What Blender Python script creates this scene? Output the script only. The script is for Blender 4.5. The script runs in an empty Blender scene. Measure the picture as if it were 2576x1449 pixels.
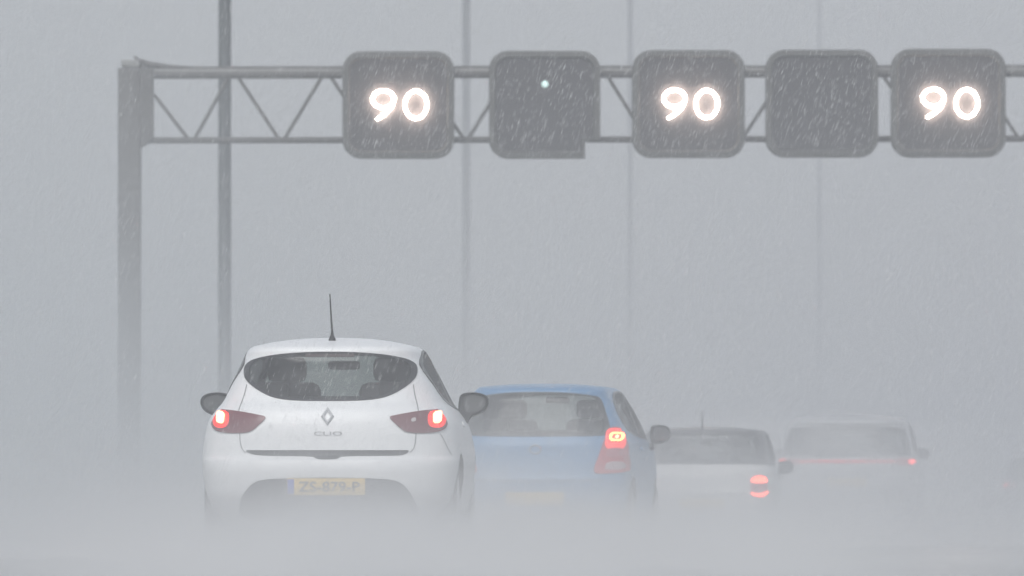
import bpy, bmesh, math, random
import numpy as np
from mathutils import Vector, Matrix
from mathutils.bvhtree import BVHTree

random.seed(7)
sc = bpy.context.scene
COL = sc.collection
R = math.radians

# ------------------------------------------------------------------ camera
W0, H0 = 2576.0, 1449.0            # pixel grid used for measuring the photograph
FPX = 31185.0                      # focal length in those pixels (about a 436 mm lens)
HOR = 1343.0                       # row of the horizon
CAM_H = 0.15                       # camera above the level of the carriageway
PITCH = math.atan((HOR - H0 / 2) / FPX)
cam_d = bpy.data.cameras.new('camera')
cam = bpy.data.objects.new('camera', cam_d)
COL.objects.link(cam)
cam.location = (0, 0, CAM_H)
cam.rotation_euler = (R(90) + PITCH, 0, 0)
cam_d.sensor_width = 36.0
cam_d.lens = 36.0 * FPX / W0
cam_d.clip_start = 0.5
cam_d.clip_end = 3000
cam_d.dof.use_dof = True
cam_d.dof.focus_distance = 82.5
cam_d.dof.aperture_fstop = 9.5
sc.camera = cam


def at(x, y, D):
    """World point seen at pixel (x, y), at distance D ahead."""
    return Vector(((x - W0 / 2) / FPX * D, D, CAM_H + (HOR - y) / FPX * D))


# ------------------------------------------------------------------ materials
MATS = {}


def principled(name, col, rough=0.5, metal=0.0, coat=0.0, noise=0.0, nscale=6.0, spec=0.5, back=None, emit=None, es=0.0):
    if name in MATS:
        return MATS[name]
    m = bpy.data.materials.new(name)
    m.use_nodes = True
    nt = m.node_tree
    b = nt.nodes['Principled BSDF']
    b.inputs['Base Color'].default_value = (*col, 1)
    b.inputs['Roughness'].default_value = rough
    b.inputs['Metallic'].default_value = metal
    b.inputs['Coat Weight'].default_value = coat
    b.inputs['Coat Roughness'].default_value = 0.2
    b.inputs['Specular IOR Level'].default_value = spec
    last = None
    if noise > 0:
        tc = nt.nodes.new('ShaderNodeTexCoord')
        n = nt.nodes.new('ShaderNodeTexNoise')
        n.inputs['Scale'].default_value = nscale
        n.inputs['Detail'].default_value = 6
        nt.links.new(tc.outputs['Object'], n.inputs['Vector'])
        mr = nt.nodes.new('ShaderNodeMapRange')
        mr.inputs['To Min'].default_value = 1 - noise
        mr.inputs['To Max'].default_value = 1 + noise
        nt.links.new(n.outputs['Fac'], mr.inputs['Value'])
        mx = nt.nodes.new('ShaderNodeVectorMath')
        mx.operation = 'SCALE'
        mx.inputs[0].default_value = col
        nt.links.new(mr.outputs['Result'], mx.inputs['Scale'])
        last = mx.outputs[0]
        rr = nt.nodes.new('ShaderNodeMapRange')
        rr.inputs['To Min'].default_value = max(0.02, rough - 0.12)
        rr.inputs['To Max'].default_value = min(1, rough + 0.12)
        nt.links.new(n.outputs['Fac'], rr.inputs['Value'])
        nt.links.new(rr.outputs['Result'], b.inputs['Roughness'])
    if back is not None:            # the unpainted inner side of a sheet
        g = nt.nodes.new('ShaderNodeNewGeometry')
        mix = nt.nodes.new('ShaderNodeMix')
        mix.data_type = 'RGBA'
        nt.links.new(g.outputs['Backfacing'], mix.inputs['Factor'])
        if last is not None:
            nt.links.new(last, mix.inputs['A'])
        else:
            mix.inputs['A'].default_value = (*col, 1)
        mix.inputs['B'].default_value = (*back, 1)
        last = mix.outputs['Result']
    if last is not None:
        nt.links.new(last, b.inputs['Base Color'])
    if emit is not None:
        b.inputs['Emission Color'].default_value = (*emit, 1)
        b.inputs['Emission Strength'].default_value = es
    MATS[name] = m
    return m


def glass(name, tint, edge=.7, film=.06):
    if name in MATS:
        return MATS[name]
    m = bpy.data.materials.new(name)
    m.use_nodes = True
    nt = m.node_tree
    nt.nodes.remove(nt.nodes['Principled BSDF'])
    out = nt.nodes['Material Output']
    tr = nt.nodes.new('ShaderNodeBsdfTransparent')
    tr.inputs['Color'].default_value = (*tint, 1)
    df = nt.nodes.new('ShaderNodeBsdfDiffuse')
    df.inputs['Color'].default_value = (.5, .51, .51, 1)
    tc = nt.nodes.new('ShaderNodeTexCoord')
    nz = nt.nodes.new('ShaderNodeTexNoise')
    nz.inputs['Scale'].default_value = 9
    nz.inputs['Detail'].default_value = 5
    nt.links.new(tc.outputs['Object'], nz.inputs['Vector'])
    mr = nt.nodes.new('ShaderNodeMapRange')
    mr.inputs['From Min'].default_value = .35
    mr.inputs['From Max'].default_value = .75
    mr.inputs['To Min'].default_value = film * .5
    mr.inputs['To Max'].default_value = film * 1.8
    nt.links.new(nz.outputs['Fac'], mr.inputs['Value'])
    wet = nt.nodes.new('ShaderNodeMixShader')
    nt.links.new(mr.outputs['Result'], wet.inputs['Fac'])
    nt.links.new(tr.outputs['BSDF'], wet.inputs[1])
    nt.links.new(df.outputs['BSDF'], wet.inputs[2])
    gl = nt.nodes.new('ShaderNodeBsdfGlossy')
    gl.inputs['Roughness'].default_value = 0.15
    lw = nt.nodes.new('ShaderNodeLayerWeight')
    lw.inputs['Blend'].default_value = .5
    pw = nt.nodes.new('ShaderNodeMath')
    pw.operation = 'POWER'
    pw.inputs[1].default_value = 4.5
    nt.links.new(lw.outputs['Facing'], pw.inputs[0])
    ad = nt.nodes.new('ShaderNodeMath')
    ad.operation = 'MULTIPLY_ADD'
    ad.inputs[1].default_value = edge
    ad.inputs[2].default_value = .03
    nt.links.new(pw.outputs[0], ad.inputs[0])
    mix = nt.nodes.new('ShaderNodeMixShader')
    nt.links.new(ad.outputs[0], mix.inputs['Fac'])
    nt.links.new(wet.outputs['Shader'], mix.inputs[1])
    nt.links.new(gl.outputs['BSDF'], mix.inputs[2])
    nt.links.new(mix.outputs['Shader'], out.inputs['Surface'])
    MATS[name] = m
    return m


BACK = (0.03, 0.03, 0.032)
M_WHITE = principled('white_paint', (0.80, 0.81, 0.815), 0.42, coat=0.25, noise=0.02, nscale=3, back=BACK)
M_BLUE = principled('blue_paint', (0.10, 0.245, 0.44), 0.4, coat=0.3, noise=0.04, nscale=3, back=BACK)
M_CREAM = principled('cream_paint', (0.64, 0.635, 0.62), 0.4, coat=0.25, noise=0.03, nscale=3, back=BACK)
M_SILVER = principled('pale_silver_paint', (0.42, 0.43, 0.44), 0.4, coat=0.25, noise=0.03, nscale=3, back=BACK)
M_GREYCAR = principled('grey_paint', (0.22, 0.23, 0.24), 0.3, coat=0.5, noise=0.03, nscale=3, back=BACK)
M_BLACK = principled('black_plastic', (0.022, 0.022, 0.024), 0.5, noise=0.2, nscale=14)
M_GLOSSBLACK = principled('gloss_black', (0.018, 0.018, 0.02), 0.4, coat=0.15, noise=0.1, nscale=6)
M_RUBBER = principled('rubber', (0.02, 0.02, 0.02), 0.75, noise=0.2, nscale=20)
M_RIM = principled('alloy', (0.45, 0.45, 0.46), 0.35, metal=0.8, noise=0.05)
M_CHROME = principled('chrome', (0.66, 0.67, 0.68), 0.4, metal=0.2, noise=0.05)
M_BADGE = principled('badge_metal', (0.34, 0.34, 0.35), 0.4, metal=0.3, noise=0.05)
M_SEAM = principled('panel_gap', (0.22, 0.22, 0.225), 0.8, noise=0.05)
M_SEAT = principled('seat_cloth', (0.03, 0.03, 0.033), 0.9, noise=0.2, nscale=20)
M_LENS = principled('red_lens', (0.15, 0.026, 0.034), 0.2, coat=0.6, noise=0.08, nscale=30)
M_LENS_BRIGHT = principled('bright_red_lens', (0.5, 0.03, 0.04), 0.2, coat=0.6, noise=0.08, nscale=30)
M_ROSE = principled('rose_lens', (0.5, 0.34, 0.35), 0.25, coat=0.4, noise=0.06, nscale=30)
M_SMOKED = principled('smoked_lens', (0.09, 0.07, 0.072), 0.25, coat=0.4, noise=0.1, nscale=20)
M_PINK = principled('pink_lens', (0.5, 0.12, 0.14), 0.2, coat=0.4, noise=0.06, nscale=30)
M_CLEAR = principled('clear_lens', (0.52, 0.47, 0.47), 0.25, coat=0.6, noise=0.06, nscale=30)
M_PLATE = principled('plate_yellow', (0.75, 0.50, 0.08), 0.45, noise=0.04)
M_PLATEBLUE = principled('plate_blue', (0.05, 0.09, 0.45), 0.45, noise=0.04)
M_INK = principled('plate_ink', (0.02, 0.02, 0.02), 0.5, noise=0.05)
M_CRESCENT = principled('crescent_white', (0.85, 0.85, 0.85), 0.4, noise=0.02)
M_MIRROR = principled('mirror_glass', (0.07, 0.075, 0.08), 0.12, metal=0.0, noise=0.02)
M_GLASS = glass('tinted_glass', (0.36, 0.40, 0.385))
M_GLASS2 = glass('pale_glass', (0.78, 0.84, 0.81), film=.03)
M_GLASS4 = glass('dark_rear_glass', (0.16, 0.17, 0.17), film=.12)
M_GLASS3 = glass('dark_side_glass', (0.22, 0.23, 0.235), edge=.15, film=.04)
M_STEEL = principled('galvanised_steel', (0.075, 0.072, 0.068), 0.65, metal=0.0, noise=0.25, nscale=2)
M_STEEL_PALE = principled('pale_steel', (0.24, 0.24, 0.23), 0.55, metal=0.0, noise=0.15, nscale=2)
M_POLE = principled('painted_pole', (0.045, 0.055, 0.058), 0.5, noise=0.15, nscale=2)
M_FRAME = principled('sign_rim', (0.085, 0.085, 0.08), 0.65, noise=0.2, nscale=4)
M_FACE = principled('sign_face', (0.06, 0.058, 0.06), 0.85, noise=0.2, nscale=5)


def emitter(name, col, strength):
    return principled(name, col, 0.5, emit=col, es=strength, noise=0.02)


M_LED = emitter('warm_white_leds', (1.0, 0.79, 0.67), 56.0)
M_PIXEL = emitter('pale_led', (0.75, 1.0, 0.95), .45)
M_BULB = emitter('stop_lamp_core', (1.0, 0.105, 0.05), 17.0)
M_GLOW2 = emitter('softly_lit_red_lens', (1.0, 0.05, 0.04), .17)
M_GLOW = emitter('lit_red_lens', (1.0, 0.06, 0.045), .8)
M_BULB2 = emitter('orange_lamp_core', (1.0, 0.13, 0.035), 14.0)
M_ARC = emitter('red_lamp_arc', (1.0, 0.10, 0.05), 6.0)
M_BAR = emitter('red_light_bar', (1.0, 0.05, 0.06), 0.16)
M_DOT = emitter('far_red_lamp', (1.0, 0.07, 0.06), 3.0)


# ------------------------------------------------------------------ object helpers
def link(o, parent=None):
    COL.objects.link(o)
    if parent is not None:
        o.parent = parent
    return o


def thing(name, label, cat, loc=(0, 0, 0), rotz=0.0, group=None):
    o = bpy.data.objects.new(name, None)
    o.empty_display_size = 0.3
    link(o)
    o.location = loc
    o.rotation_euler = (0, 0, rotz)
    o['label'] = label
    o['category'] = cat
    if group:
        o['group'] = group
    return o


def obj(name, bm, mat, parent=None, smooth=True, label=None):
    me = bpy.data.meshes.new(name)
    bm.to_mesh(me)
    bm.free()
    if smooth:
        me.polygons.foreach_set('use_smooth', [True] * len(me.polygons))
        me.set_sharp_from_angle(angle=R(40))
    me.materials.append(mat)
    o = bpy.data.objects.new(name, me)
    link(o, parent)
    if label:
        o['label'] = label
    return o


def structure(name, bm, mat):
    o = obj(name, bm, mat)
    o['kind'] = 'structure'
    return o


def add_box(bm, cx, cy, cz, sx, sy, sz, bevel=0.0, seg=2):
    r = bmesh.ops.create_cube(bm, size=1.0)
    vs = r['verts']
    bmesh.ops.scale(bm, vec=(sx, sy, sz), verts=vs)
    bmesh.ops.translate(bm, vec=(cx, cy, cz), verts=vs)
    if bevel > 0:
        es = list({e for v in vs for e in v.link_edges})
        bmesh.ops.bevel(bm, geom=es, offset=bevel, segments=seg, affect='EDGES', profile=0.5)


def add_tube(bm, pts, rad, seg=12, closed=False, caps=True):
    """Round bar along a polyline; rad is a number or one per point."""
    pts = [Vector(p) for p in pts]
    n = len(pts)
    rad = [rad] * n if not hasattr(rad, '__len__') else rad
    rings = []
    prev = None
    for i, p in enumerate(pts):
        a = pts[(i - 1) % n] if (closed or i > 0) else p
        b = pts[(i + 1) % n] if (closed or i < n - 1) else p
        t = (b - a).normalized()
        if prev is None:
            up = Vector((0, 1, 0)) if abs(t.y) < 0.9 else Vector((1, 0, 0))
            u = t.cross(up).normalized()
        else:
            u = (prev - t * prev.dot(t)).normalized()
        prev = u
        v = t.cross(u)
        rings.append([bm.verts.new(p + (u * math.cos(k * 2 * math.pi / seg) + v * math.sin(k * 2 * math.pi / seg)) * rad[i]) for k in range(seg)])
    m = n if closed else n - 1
    for i in range(m):
        A, B = rings[i], rings[(i + 1) % n]
        for k in range(seg):
            bm.faces.new((A[k], A[(k + 1) % seg], B[(k + 1) % seg], B[k]))
    if caps and not closed:
        bm.faces.new(rings[0][::-1])
        bm.faces.new(rings[-1])


def add_prism(bm, outline, y0, y1, bevel=0.0, seg=3):
    """Outline in x,z extruded from y0 (near, front) to y1."""
    a = [bm.verts.new((x, y0, z)) for x, z in outline]
    b = [bm.verts.new((x, y1, z)) for x, z in outline]
    n = len(a)
    f1 = bm.faces.new(a)
    bm.faces.new(b[::-1])
    for i in range(n):
        bm.faces.new((a[i], b[i], b[(i + 1) % n], a[(i + 1) % n]))
    bmesh.ops.recalc_face_normals(bm, faces=bm.faces[:])
    if bevel > 0:
        bmesh.ops.bevel(bm, geom=list(f1.edges), offset=bevel, segments=seg, affect='EDGES', profile=0.5)


def chaikin(p, it=2):
    for _ in range(it):
        q = []
        for i in range(len(p)):
            a, b = p[i], p[(i + 1) % len(p)]
            q.append((a[0] * .75 + b[0] * .25, a[1] * .75 + b[1] * .25))
            q.append((a[0] * .25 + b[0] * .75, a[1] * .25 + b[1] * .75))
        p = q
    return p


def resample(p, n):
    p = np.array(p, float)
    q = np.vstack([p, p[:1]])
    d = np.r_[0, np.cumsum(np.hypot(*np.diff(q, axis=0).T))]
    t = np.linspace(0, d[-1], n, endpoint=False)
    return list(zip(np.interp(t, d, q[:, 0]), np.interp(t, d, q[:, 1])))


def inside(poly, x, y):
    c = False
    j = len(poly) - 1
    for i in range(len(poly)):
        xi, yi = poly[i]
        xj, yj = poly[j]
        if (yi > y) != (yj > y) and x < (xj - xi) * (y - yi) / (yj - yi) + xi:
            c = not c
        j = i
    return c


def centre(p):
    return (sum(a for a, _ in p) / len(p), sum(b for _, b in p) / len(p))


def scaled(p, f, c=None):
    c = c or centre(p)
    return [(c[0] + (x - c[0]) * f, c[1] + (y - c[1]) * f) for x, y in p]


def mirrored(p):
    return [(-x, y) for x, y in p][::-1]


def rrect(x0, x1, z0, z1, r, seg=6):
    o = []
    for cx, cz, a0 in ((x1 - r, z0 + r, -90), (x1 - r, z1 - r, 0), (x0 + r, z1 - r, 90), (x0 + r, z0 + r, 180)):
        for k in range(seg + 1):
            a = R(a0 + 90 * k / seg)
            o.append((cx + r * math.cos(a), cz + r * math.sin(a)))
    return o


# ------------------------------------------------------------------ car bodies
def interp(k, ctrl):
    """Smooth monotone interpolation of the control rows at parameter k."""
    n = len(ctrl)
    x = np.arange(n)
    out = []
    for c in range(ctrl.shape[1]):
        y = ctrl[:, c]
        d = np.diff(y)
        m = np.zeros(n)
        m[1:-1] = np.where(d[:-1] * d[1:] > 0, 2 * d[:-1] * d[1:] / np.where(np.abs(d[:-1] + d[1:]) < 1e-9, 1e-9, d[:-1] + d[1:]), 0)
        m[0], m[-1] = d[0], d[-1]
        i = min(int(k), n - 2)
        t = k - i
        h00, h10, h01, h11 = 2 * t**3 - 3 * t**2 + 1, t**3 - 2 * t**2 + t, -2 * t**3 + 3 * t**2, t**3 - t**2
        out.append(h00 * y[i] + h10 * m[i] + h01 * y[i + 1] + h11 * m[i + 1])
    return out


class Body:
    """A car shell stacked from plan outlines; x right, y forward from the rear bumper, z up."""

    def __init__(self, ctrl, crown, dR=0.55, n_rear=2.9, dF=0.7, waist=0.9, taper_low=0.03, taper_high=0.09):
        ctrl = np.array(ctrl, float)
        L = ctrl[:, 2].max()
        self.L = L
        self.waist = waist
        loops = []
        ks = np.linspace(0, len(ctrl) - 1, (len(ctrl) - 1) * 6 + 1)
        nq, ns, nf = 36, 46, 18
        ztop = ctrl[-1, 0]

        def loop(z, yr, yf, w):
            dr = min(dR, (yf - yr) * .45)
            df = min(dF, (yf - yr) * .45)
            pts = []
            for i in range(nq):
                th = (i / nq) * math.pi / 2
                pts.append((w * math.sin(th) ** (2 / n_rear), yr + dr - dr * math.cos(th) ** (2 / n_rear)))
            for i in range(ns):
                pts.append((w, yr + dr + (yf - df - yr - dr) * i / ns))
            for i in range(nf + 1):
                th = (i / nf) * math.pi / 2
                pts.append((w * max(0, math.cos(th)) ** (2 / 2.6), yf - df + df * math.sin(th) ** (2 / 2.6)))
            hi = min(1, max(0, (z - waist) / 0.4))
            kb = taper_low + (taper_high - taper_low) * hi
            kf = 0.06 + 0.05 * hi
            ym = L * 0.45
            res = []
            for x, y in pts:
                s = 1 - kb * max(0, (ym - y) / ym) ** 2 - kf * max(0, (y - ym) / (L - ym)) ** 2
                res.append((x * s, y))
            return res

        for k in ks:
            z, yr, yf, w = interp(k, ctrl)
            loops.append([(x, y, z) for x, y in loop(z, yr, yf, w)])
        z, yr, yf, w = ctrl[-1]
        base = loop(z, yr, yf, w)
        cy = yr + (yf - yr) * 0.5
        for s in [0.985, 0.96, 0.92, 0.86, 0.78, 0.68, 0.57, 0.45, 0.33, 0.2, 0.08]:
            loops.append([(x * s, cy + (y - cy) * s, ztop + crown * (1 - s ** 2.3)) for x, y in base])
        self.top = ztop + crown
        bm = bmesh.new()
        rings = []
        for lp in loops:
            right = [bm.verts.new(p) for p in lp]
            left = [bm.verts.new((-p[0], p[1], p[2])) for p in lp[1:-1]]
            rings.append(right + left[::-1])
        for a, b in zip(rings[:-1], rings[1:]):
            n = len(a)
            for i in range(n):
                bm.faces.new((a[i], a[(i + 1) % n], b[(i + 1) % n], b[i]))
        bm.faces.new(rings[-1])
        bm.faces.new(rings[0][::-1])
        bm.normal_update()
        bmesh.ops.recalc_face_normals(bm, faces=bm.faces[:])
        self.bm = bm
        self.bvh = BVHTree.FromBMesh(bm)

    def rear(self, x, z):
        return self._cast(Vector((x, -3, z)), Vector((0, 1, 0)))

    def wrap(self, x, z, ymax=.36):
        """As rear(), but not running farther round the corner than ymax."""
        p, n = self.rear(x, z)
        while p.y > ymax and abs(x) > .3:
            x *= .995
            p, n = self.rear(x, z)
        return p, n

    def front(self, x, z):
        return self._cast(Vector((x, self.L + 3, z)), Vector((0, -1, 0)))

    def right(self, y, z):
        return self._cast(Vector((3, y, z)), Vector((-1, 0, 0)))

    def left(self, y, z):
        return self._cast(Vector((-3, y, z)), Vector((1, 0, 0)))

    def down(self, x, y):
        return self._cast(Vector((x, y, 4)), Vector((0, 0, -1)))

    def _cast(self, o, d):
        h = self.bvh.ray_cast(o, d)
        if h[0] is None or h[1].dot(d) > -0.02:
            h = self.bvh.find_nearest(o + d * 3 if h[0] is None else h[0])
        n = h[1]
        return h[0], (n if n.dot(d) <= 0.2 else -n)

    def cut(self, outline, axis, f=0.97):
        """Open the shell under a pane."""
        poly = scaled(outline, f)
        kill = []
        for fc in self.bm.faces:
            c, n = fc.calc_center_median(), fc.normal
            if axis == 'rear' and n.y < -0.05 and c.y < self.L * .4 and inside(poly, c.x, c.z):
                kill.append(fc)
            elif axis == 'front' and n.y > 0.05 and c.y > self.L * .4 and inside(poly, c.x, c.z):
                kill.append(fc)
            elif axis == 'right' and n.x > 0.3 and inside(poly, c.y, c.z):
                kill.append(fc)
            elif axis == 'left' and n.x < -0.3 and inside(poly, c.y, c.z):
                kill.append(fc)
        bmesh.ops.delete(self.bm, geom=kill, context='FACES')

    def arches(self, ys, r, zc):
        kill = [f for f in self.bm.faces for y in ys
                if abs(f.calc_center_median().x) > 0.5 and (f.calc_center_median().y - y) ** 2 + (f.calc_center_median().z - zc) ** 2 < r * r]
        bmesh.ops.delete(self.bm, geom=list(set(kill)), context='FACES')
        for e in self.bm.edges:
            if e.is_boundary:
                for v in e.verts:
                    for y in ys:
                        dy, dz = v.co.y - y, v.co.z - zc
                        q = math.hypot(dy, dz)
                        if abs(v.co.x) > 0.5 and r * .9 < q < r + .11 and v.co.z > .22:
                            v.co.y, v.co.z = y + dy * r / q, zc + dz * r / q


def patch(name, outline, proj, off, mat, parent, thick=0.012, rings=6, n=80, inner=0.0, smooth=True, label=None):
    """A thin shaped piece lying on the body: outline laid on the shell along one axis, with an edge that returns to the shell."""
    o = resample(outline, n)
    c = centre(outline)
    bm = bmesh.new()
    lay = []
    fs = [inner + (1 - inner) * k / rings for k in range(rings + 1)]
    for f in fs:
        if f == 0:
            p, nn = proj(*c)
            lay.append([bm.verts.new(p + nn * off)])
            continue
        row = []
        for u, v in o:
            p, nn = proj(c[0] + (u - c[0]) * f, c[1] + (v - c[1]) * f)
            row.append(bm.verts.new(p + nn * off))
        lay.append(row)
    sk = []
    for u, v in o:
        p, nn = proj(u, v)
        sk.append(bm.verts.new(p + nn * (off - thick)))
    lay.append(sk)
    for a, b in zip(lay[:-1], lay[1:]):
        for i in range(n):
            j = (i + 1) % n
            if len(a) == 1:
                bm.faces.new((a[0], b[i], b[j]))
            else:
                bm.faces.new((a[i], b[i], b[j], a[j]))
    bm.normal_update()
    p, nn = proj(*c)
    s = sum(f.normal.dot(nn) * f.calc_area() for f in bm.faces)
    if s < 0:
        bmesh.ops.reverse_faces(bm, faces=bm.faces[:])
    return obj(name, bm, mat, parent, smooth, label)


def strip(name, line, width, proj, off, mat, parent):
    """A narrow line on the shell (panel gaps, trims)."""
    bm = bmesh.new()
    pts = []
    for (a, b) in zip(line[:-1], line[1:]):
        for k in range(10):
            pts.append((a[0] + (b[0] - a[0]) * k / 10, a[1] + (b[1] - a[1]) * k / 10))
    pts.append(line[-1])
    L, Rr = [], []
    for i, (u, v) in enumerate(pts):
        a, b = pts[max(0, i - 1)], pts[min(len(pts) - 1, i + 1)]
        d = math.hypot(b[0] - a[0], b[1] - a[1]) or 1
        nx, nz = -(b[1] - a[1]) / d * width / 2, (b[0] - a[0]) / d * width / 2
        for lst, s in ((L, 1), (Rr, -1)):
            p, nn = proj(u + nx * s, v + nz * s)
            lst.append(bm.verts.new(p + nn * off))
    for i in range(len(pts) - 1):
        bm.faces.new((L[i], L[i + 1], Rr[i + 1], Rr[i]))
    return obj(name, bm, mat, parent)


def lettering(name, text, width, height, proj, u0, v0, off, mat, parent, depth=0.004, bold=0.0):
    """Raised letters fitted into width x height, centred on (u0, v0) of a projection."""
    cu = bpy.data.curves.new(name, 'FONT')
    cu.body = text
    cu.offset = bold
    cu.resolution_u = 3
    tmp = bpy.data.objects.new(name, cu)
    COL.objects.link(tmp)
    bpy.context.view_layer.update()
    me = tmp.evaluated_get(bpy.context.evaluated_depsgraph_get()).to_mesh()
    co = [(v.co.x, v.co.y) for v in me.vertices]
    polys = [list(p.vertices) for p in me.polygons]
    tmp.to_mesh_clear()
    bpy.data.objects.remove(tmp)
    xs, ys = [c[0] for c in co], [c[1] for c in co]
    sx, sy = width / (max(xs) - min(xs)), height / (max(ys) - min(ys))
    mx, my = (max(xs) + min(xs)) / 2, (max(ys) + min(ys)) / 2
    bm = bmesh.new()
    vs = []
    for x, y in co:
        p, nn = proj(u0 + (x - mx) * sx, v0 + (y - my) * sy)
        vs.append(bm.verts.new(p + nn * off))
    for p in polys:
        try:
            bm.faces.new([vs[i] for i in p])
        except ValueError:
            pass
    bmesh.ops.remove_doubles(bm, verts=bm.verts[:], dist=1e-5)
    ext = bmesh.ops.extrude_face_region(bm, geom=bm.faces[:])
    bmesh.ops.translate(bm, vec=(0, depth, 0), verts=[g for g in ext['geom'] if isinstance(g, bmesh.types.BMVert)])
    bmesh.ops.recalc_face_normals(bm, faces=bm.faces[:])
    return obj(name, bm, mat, parent, smooth=False)


def wheel(parent, x, y, r, w):
    s = 1 if x > 0 else -1
    bm = bmesh.new()
    prof = [(-w / 2, r * .66), (-w / 2, r * .9), (-w / 2 + .02, r * .985), (-w / 4, r), (w / 4, r), (w / 2 - .02, r * .985), (w / 2, r * .9), (w / 2, r * .66)]
    seg = 40
    rings = []
    for k in range(seg):
        a = 2 * math.pi * k / seg
        rings.append([bm.verts.new((x + px, y + pr * math.cos(a), r + pr * math.sin(a))) for px, pr in prof])
    for k in range(seg):
        A, B = rings[k], rings[(k + 1) % seg]
        for i in range(len(prof) - 1):
            bm.faces.new((A[i], A[i + 1], B[i + 1], B[i]))
    bmesh.ops.recalc_face_normals(bm, faces=bm.faces[:])
    wh = obj('wheel', bm, M_RUBBER, parent)
    bm = bmesh.new()
    xo = x + s * (w / 2 - .02)
    add_tube(bm, [(xo, y + r * .66 * math.cos(2 * math.pi * k / 36), r + r * .66 * math.sin(2 * math.pi * k / 36)) for k in range(36)], .018, 8, closed=True)
    for k in range(5):
        a = 2 * math.pi * k / 5 + .3
        add_tube(bm, [(xo, y + .05 * math.cos(a), r + .05 * math.sin(a)), (xo, y + r * .66 * math.cos(a), r + r * .66 * math.sin(a))], [.035, .024], 8)
    add_tube(bm, [(xo - s * .03, y, r), (xo + s * .012, y, r)], .06, 20)
    obj('rim', bm, M_RIM, wh)


def wing_mirror(parent, pts, x, y, z, side, glass_mat=M_MIRROR, housing=M_BLACK, lip=0.8):
    """pts: outline as seen from behind, u outward, v up; the shell bulges forward."""
    o = resample(chaikin(pts, 2), 48)
    c = (0.095, 0.005)
    bm = bmesh.new()
    rows = []
    for f, dy in ((lip, 0.012), (0.95, -0.004), (1.0, 0.006), (1.0, 0.05), (0.86, 0.10), (0.55, 0.135), (0.2, 0.15)):
        rows.append([bm.verts.new((side * (x + c[0] + (u - c[0]) * f), y + dy, z + c[1] + (v - c[1]) * f)) for u, v in o])
    for a, b in zip(rows[:-1], rows[1:]):
        for i in range(48):
            bm.faces.new((a[i], a[(i + 1) % 48], b[(i + 1) % 48], b[i]))
    bm.faces.new(rows[0][::-1])
    bm.faces.new(rows[-1])
    add_tube(bm, [(side * (x + .03), y + .06, z - .10), (side * (x - .10), y + .08, z - .12)], [.03, .035], 10)
    bmesh.ops.recalc_face_normals(bm, faces=bm.faces[:])
    m = obj('wing_mirror', bm, housing, parent)
    g = resample(chaikin([(.03, .055), (.10, .065), (.165, .05), (.178, .02), (.165, -.02), (.12, -.045), (.06, -.05), (.03, -.03)], 2), 40)
    bm = bmesh.new()
    add_prism(bm, [(side * (x + u), z + v) for u, v in g], y + .0, y + .009)
    obj('mirror_glass', bm, glass_mat, m)
    return m


MIRROR_OUT = [(-.005, .055), (.02, .082), (.10, .088), (.17, .075), (.203, .04), (.197, -.005), (.165, -.05), (.085, -.075), (.06, -.105), (.035, -.165), (.0, -.13), (-.012, -.06)]
MIRROR_ROUND = [(0, .06), (.03, .085), (.11, .088), (.17, .07), (.19, .02), (.18, -.04), (.12, -.075), (.04, -.08), (0, -.06)]


def interior(car, w, y_front, y_rear, belt, top, dash_y):
    for sx in (-.36, .36):
        bm = bmesh.new()
        add_box(bm, sx, y_front, belt - .16, .46, .16, .62, .06)
        add_box(bm, sx, y_front + .26, belt - .48, .48, .5, .16, .05)
        s = obj('seat', bm, M_SEAT, car)
        bm = bmesh.new()
        add_box(bm, sx, y_front - .02, belt + .235, .27, .11, .17, .05)
        add_tube(bm, [(sx - .06, y_front - .02, belt + .1), (sx - .06, y_front - .02, belt + .2)], .008, 8)
        add_tube(bm, [(sx + .06, y_front - .02, belt + .1), (sx + .06, y_front - .02, belt + .2)], .008, 8)
        obj('headrest', bm, M_SEAT, s)
    bm = bmesh.new()
    add_box(bm, 0, y_rear, belt - .2, w * 1.55, .14, .5, .05)
    add_box(bm, 0, y_rear + .26, belt - .47, w * 1.55, .46, .14, .04)
    b = obj('rear_bench', bm, M_SEAT, car)
    for sx in (-.42, .42):
        bm = bmesh.new()
        add_box(bm, sx, y_rear - .02, belt + .085, .24, .09, .12, .04)
        obj('headrest', bm, M_SEAT, b)
    bm = bmesh.new()
    add_box(bm, 0, dash_y, belt - .12, w * 1.6, .35, .24, .08)
    obj('dashboard', bm, M_BLACK, car)
    bm = bmesh.new()
    add_tube(bm, [(-.36 + .18 * math.cos(a), dash_y - .28 - .06 * math.sin(a), belt - .03 + .17 * math.sin(a)) for a in [2 * math.pi * k / 28 for k in range(28)]], .014, 8, closed=True)
    obj('steering_wheel', bm, M_BLACK, car)
    bm = bmesh.new()
    add_box(bm, 0, dash_y - .28, top - .13, .22, .03, .06, .02)
    obj('interior_mirror', bm, M_BLACK, car)


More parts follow.
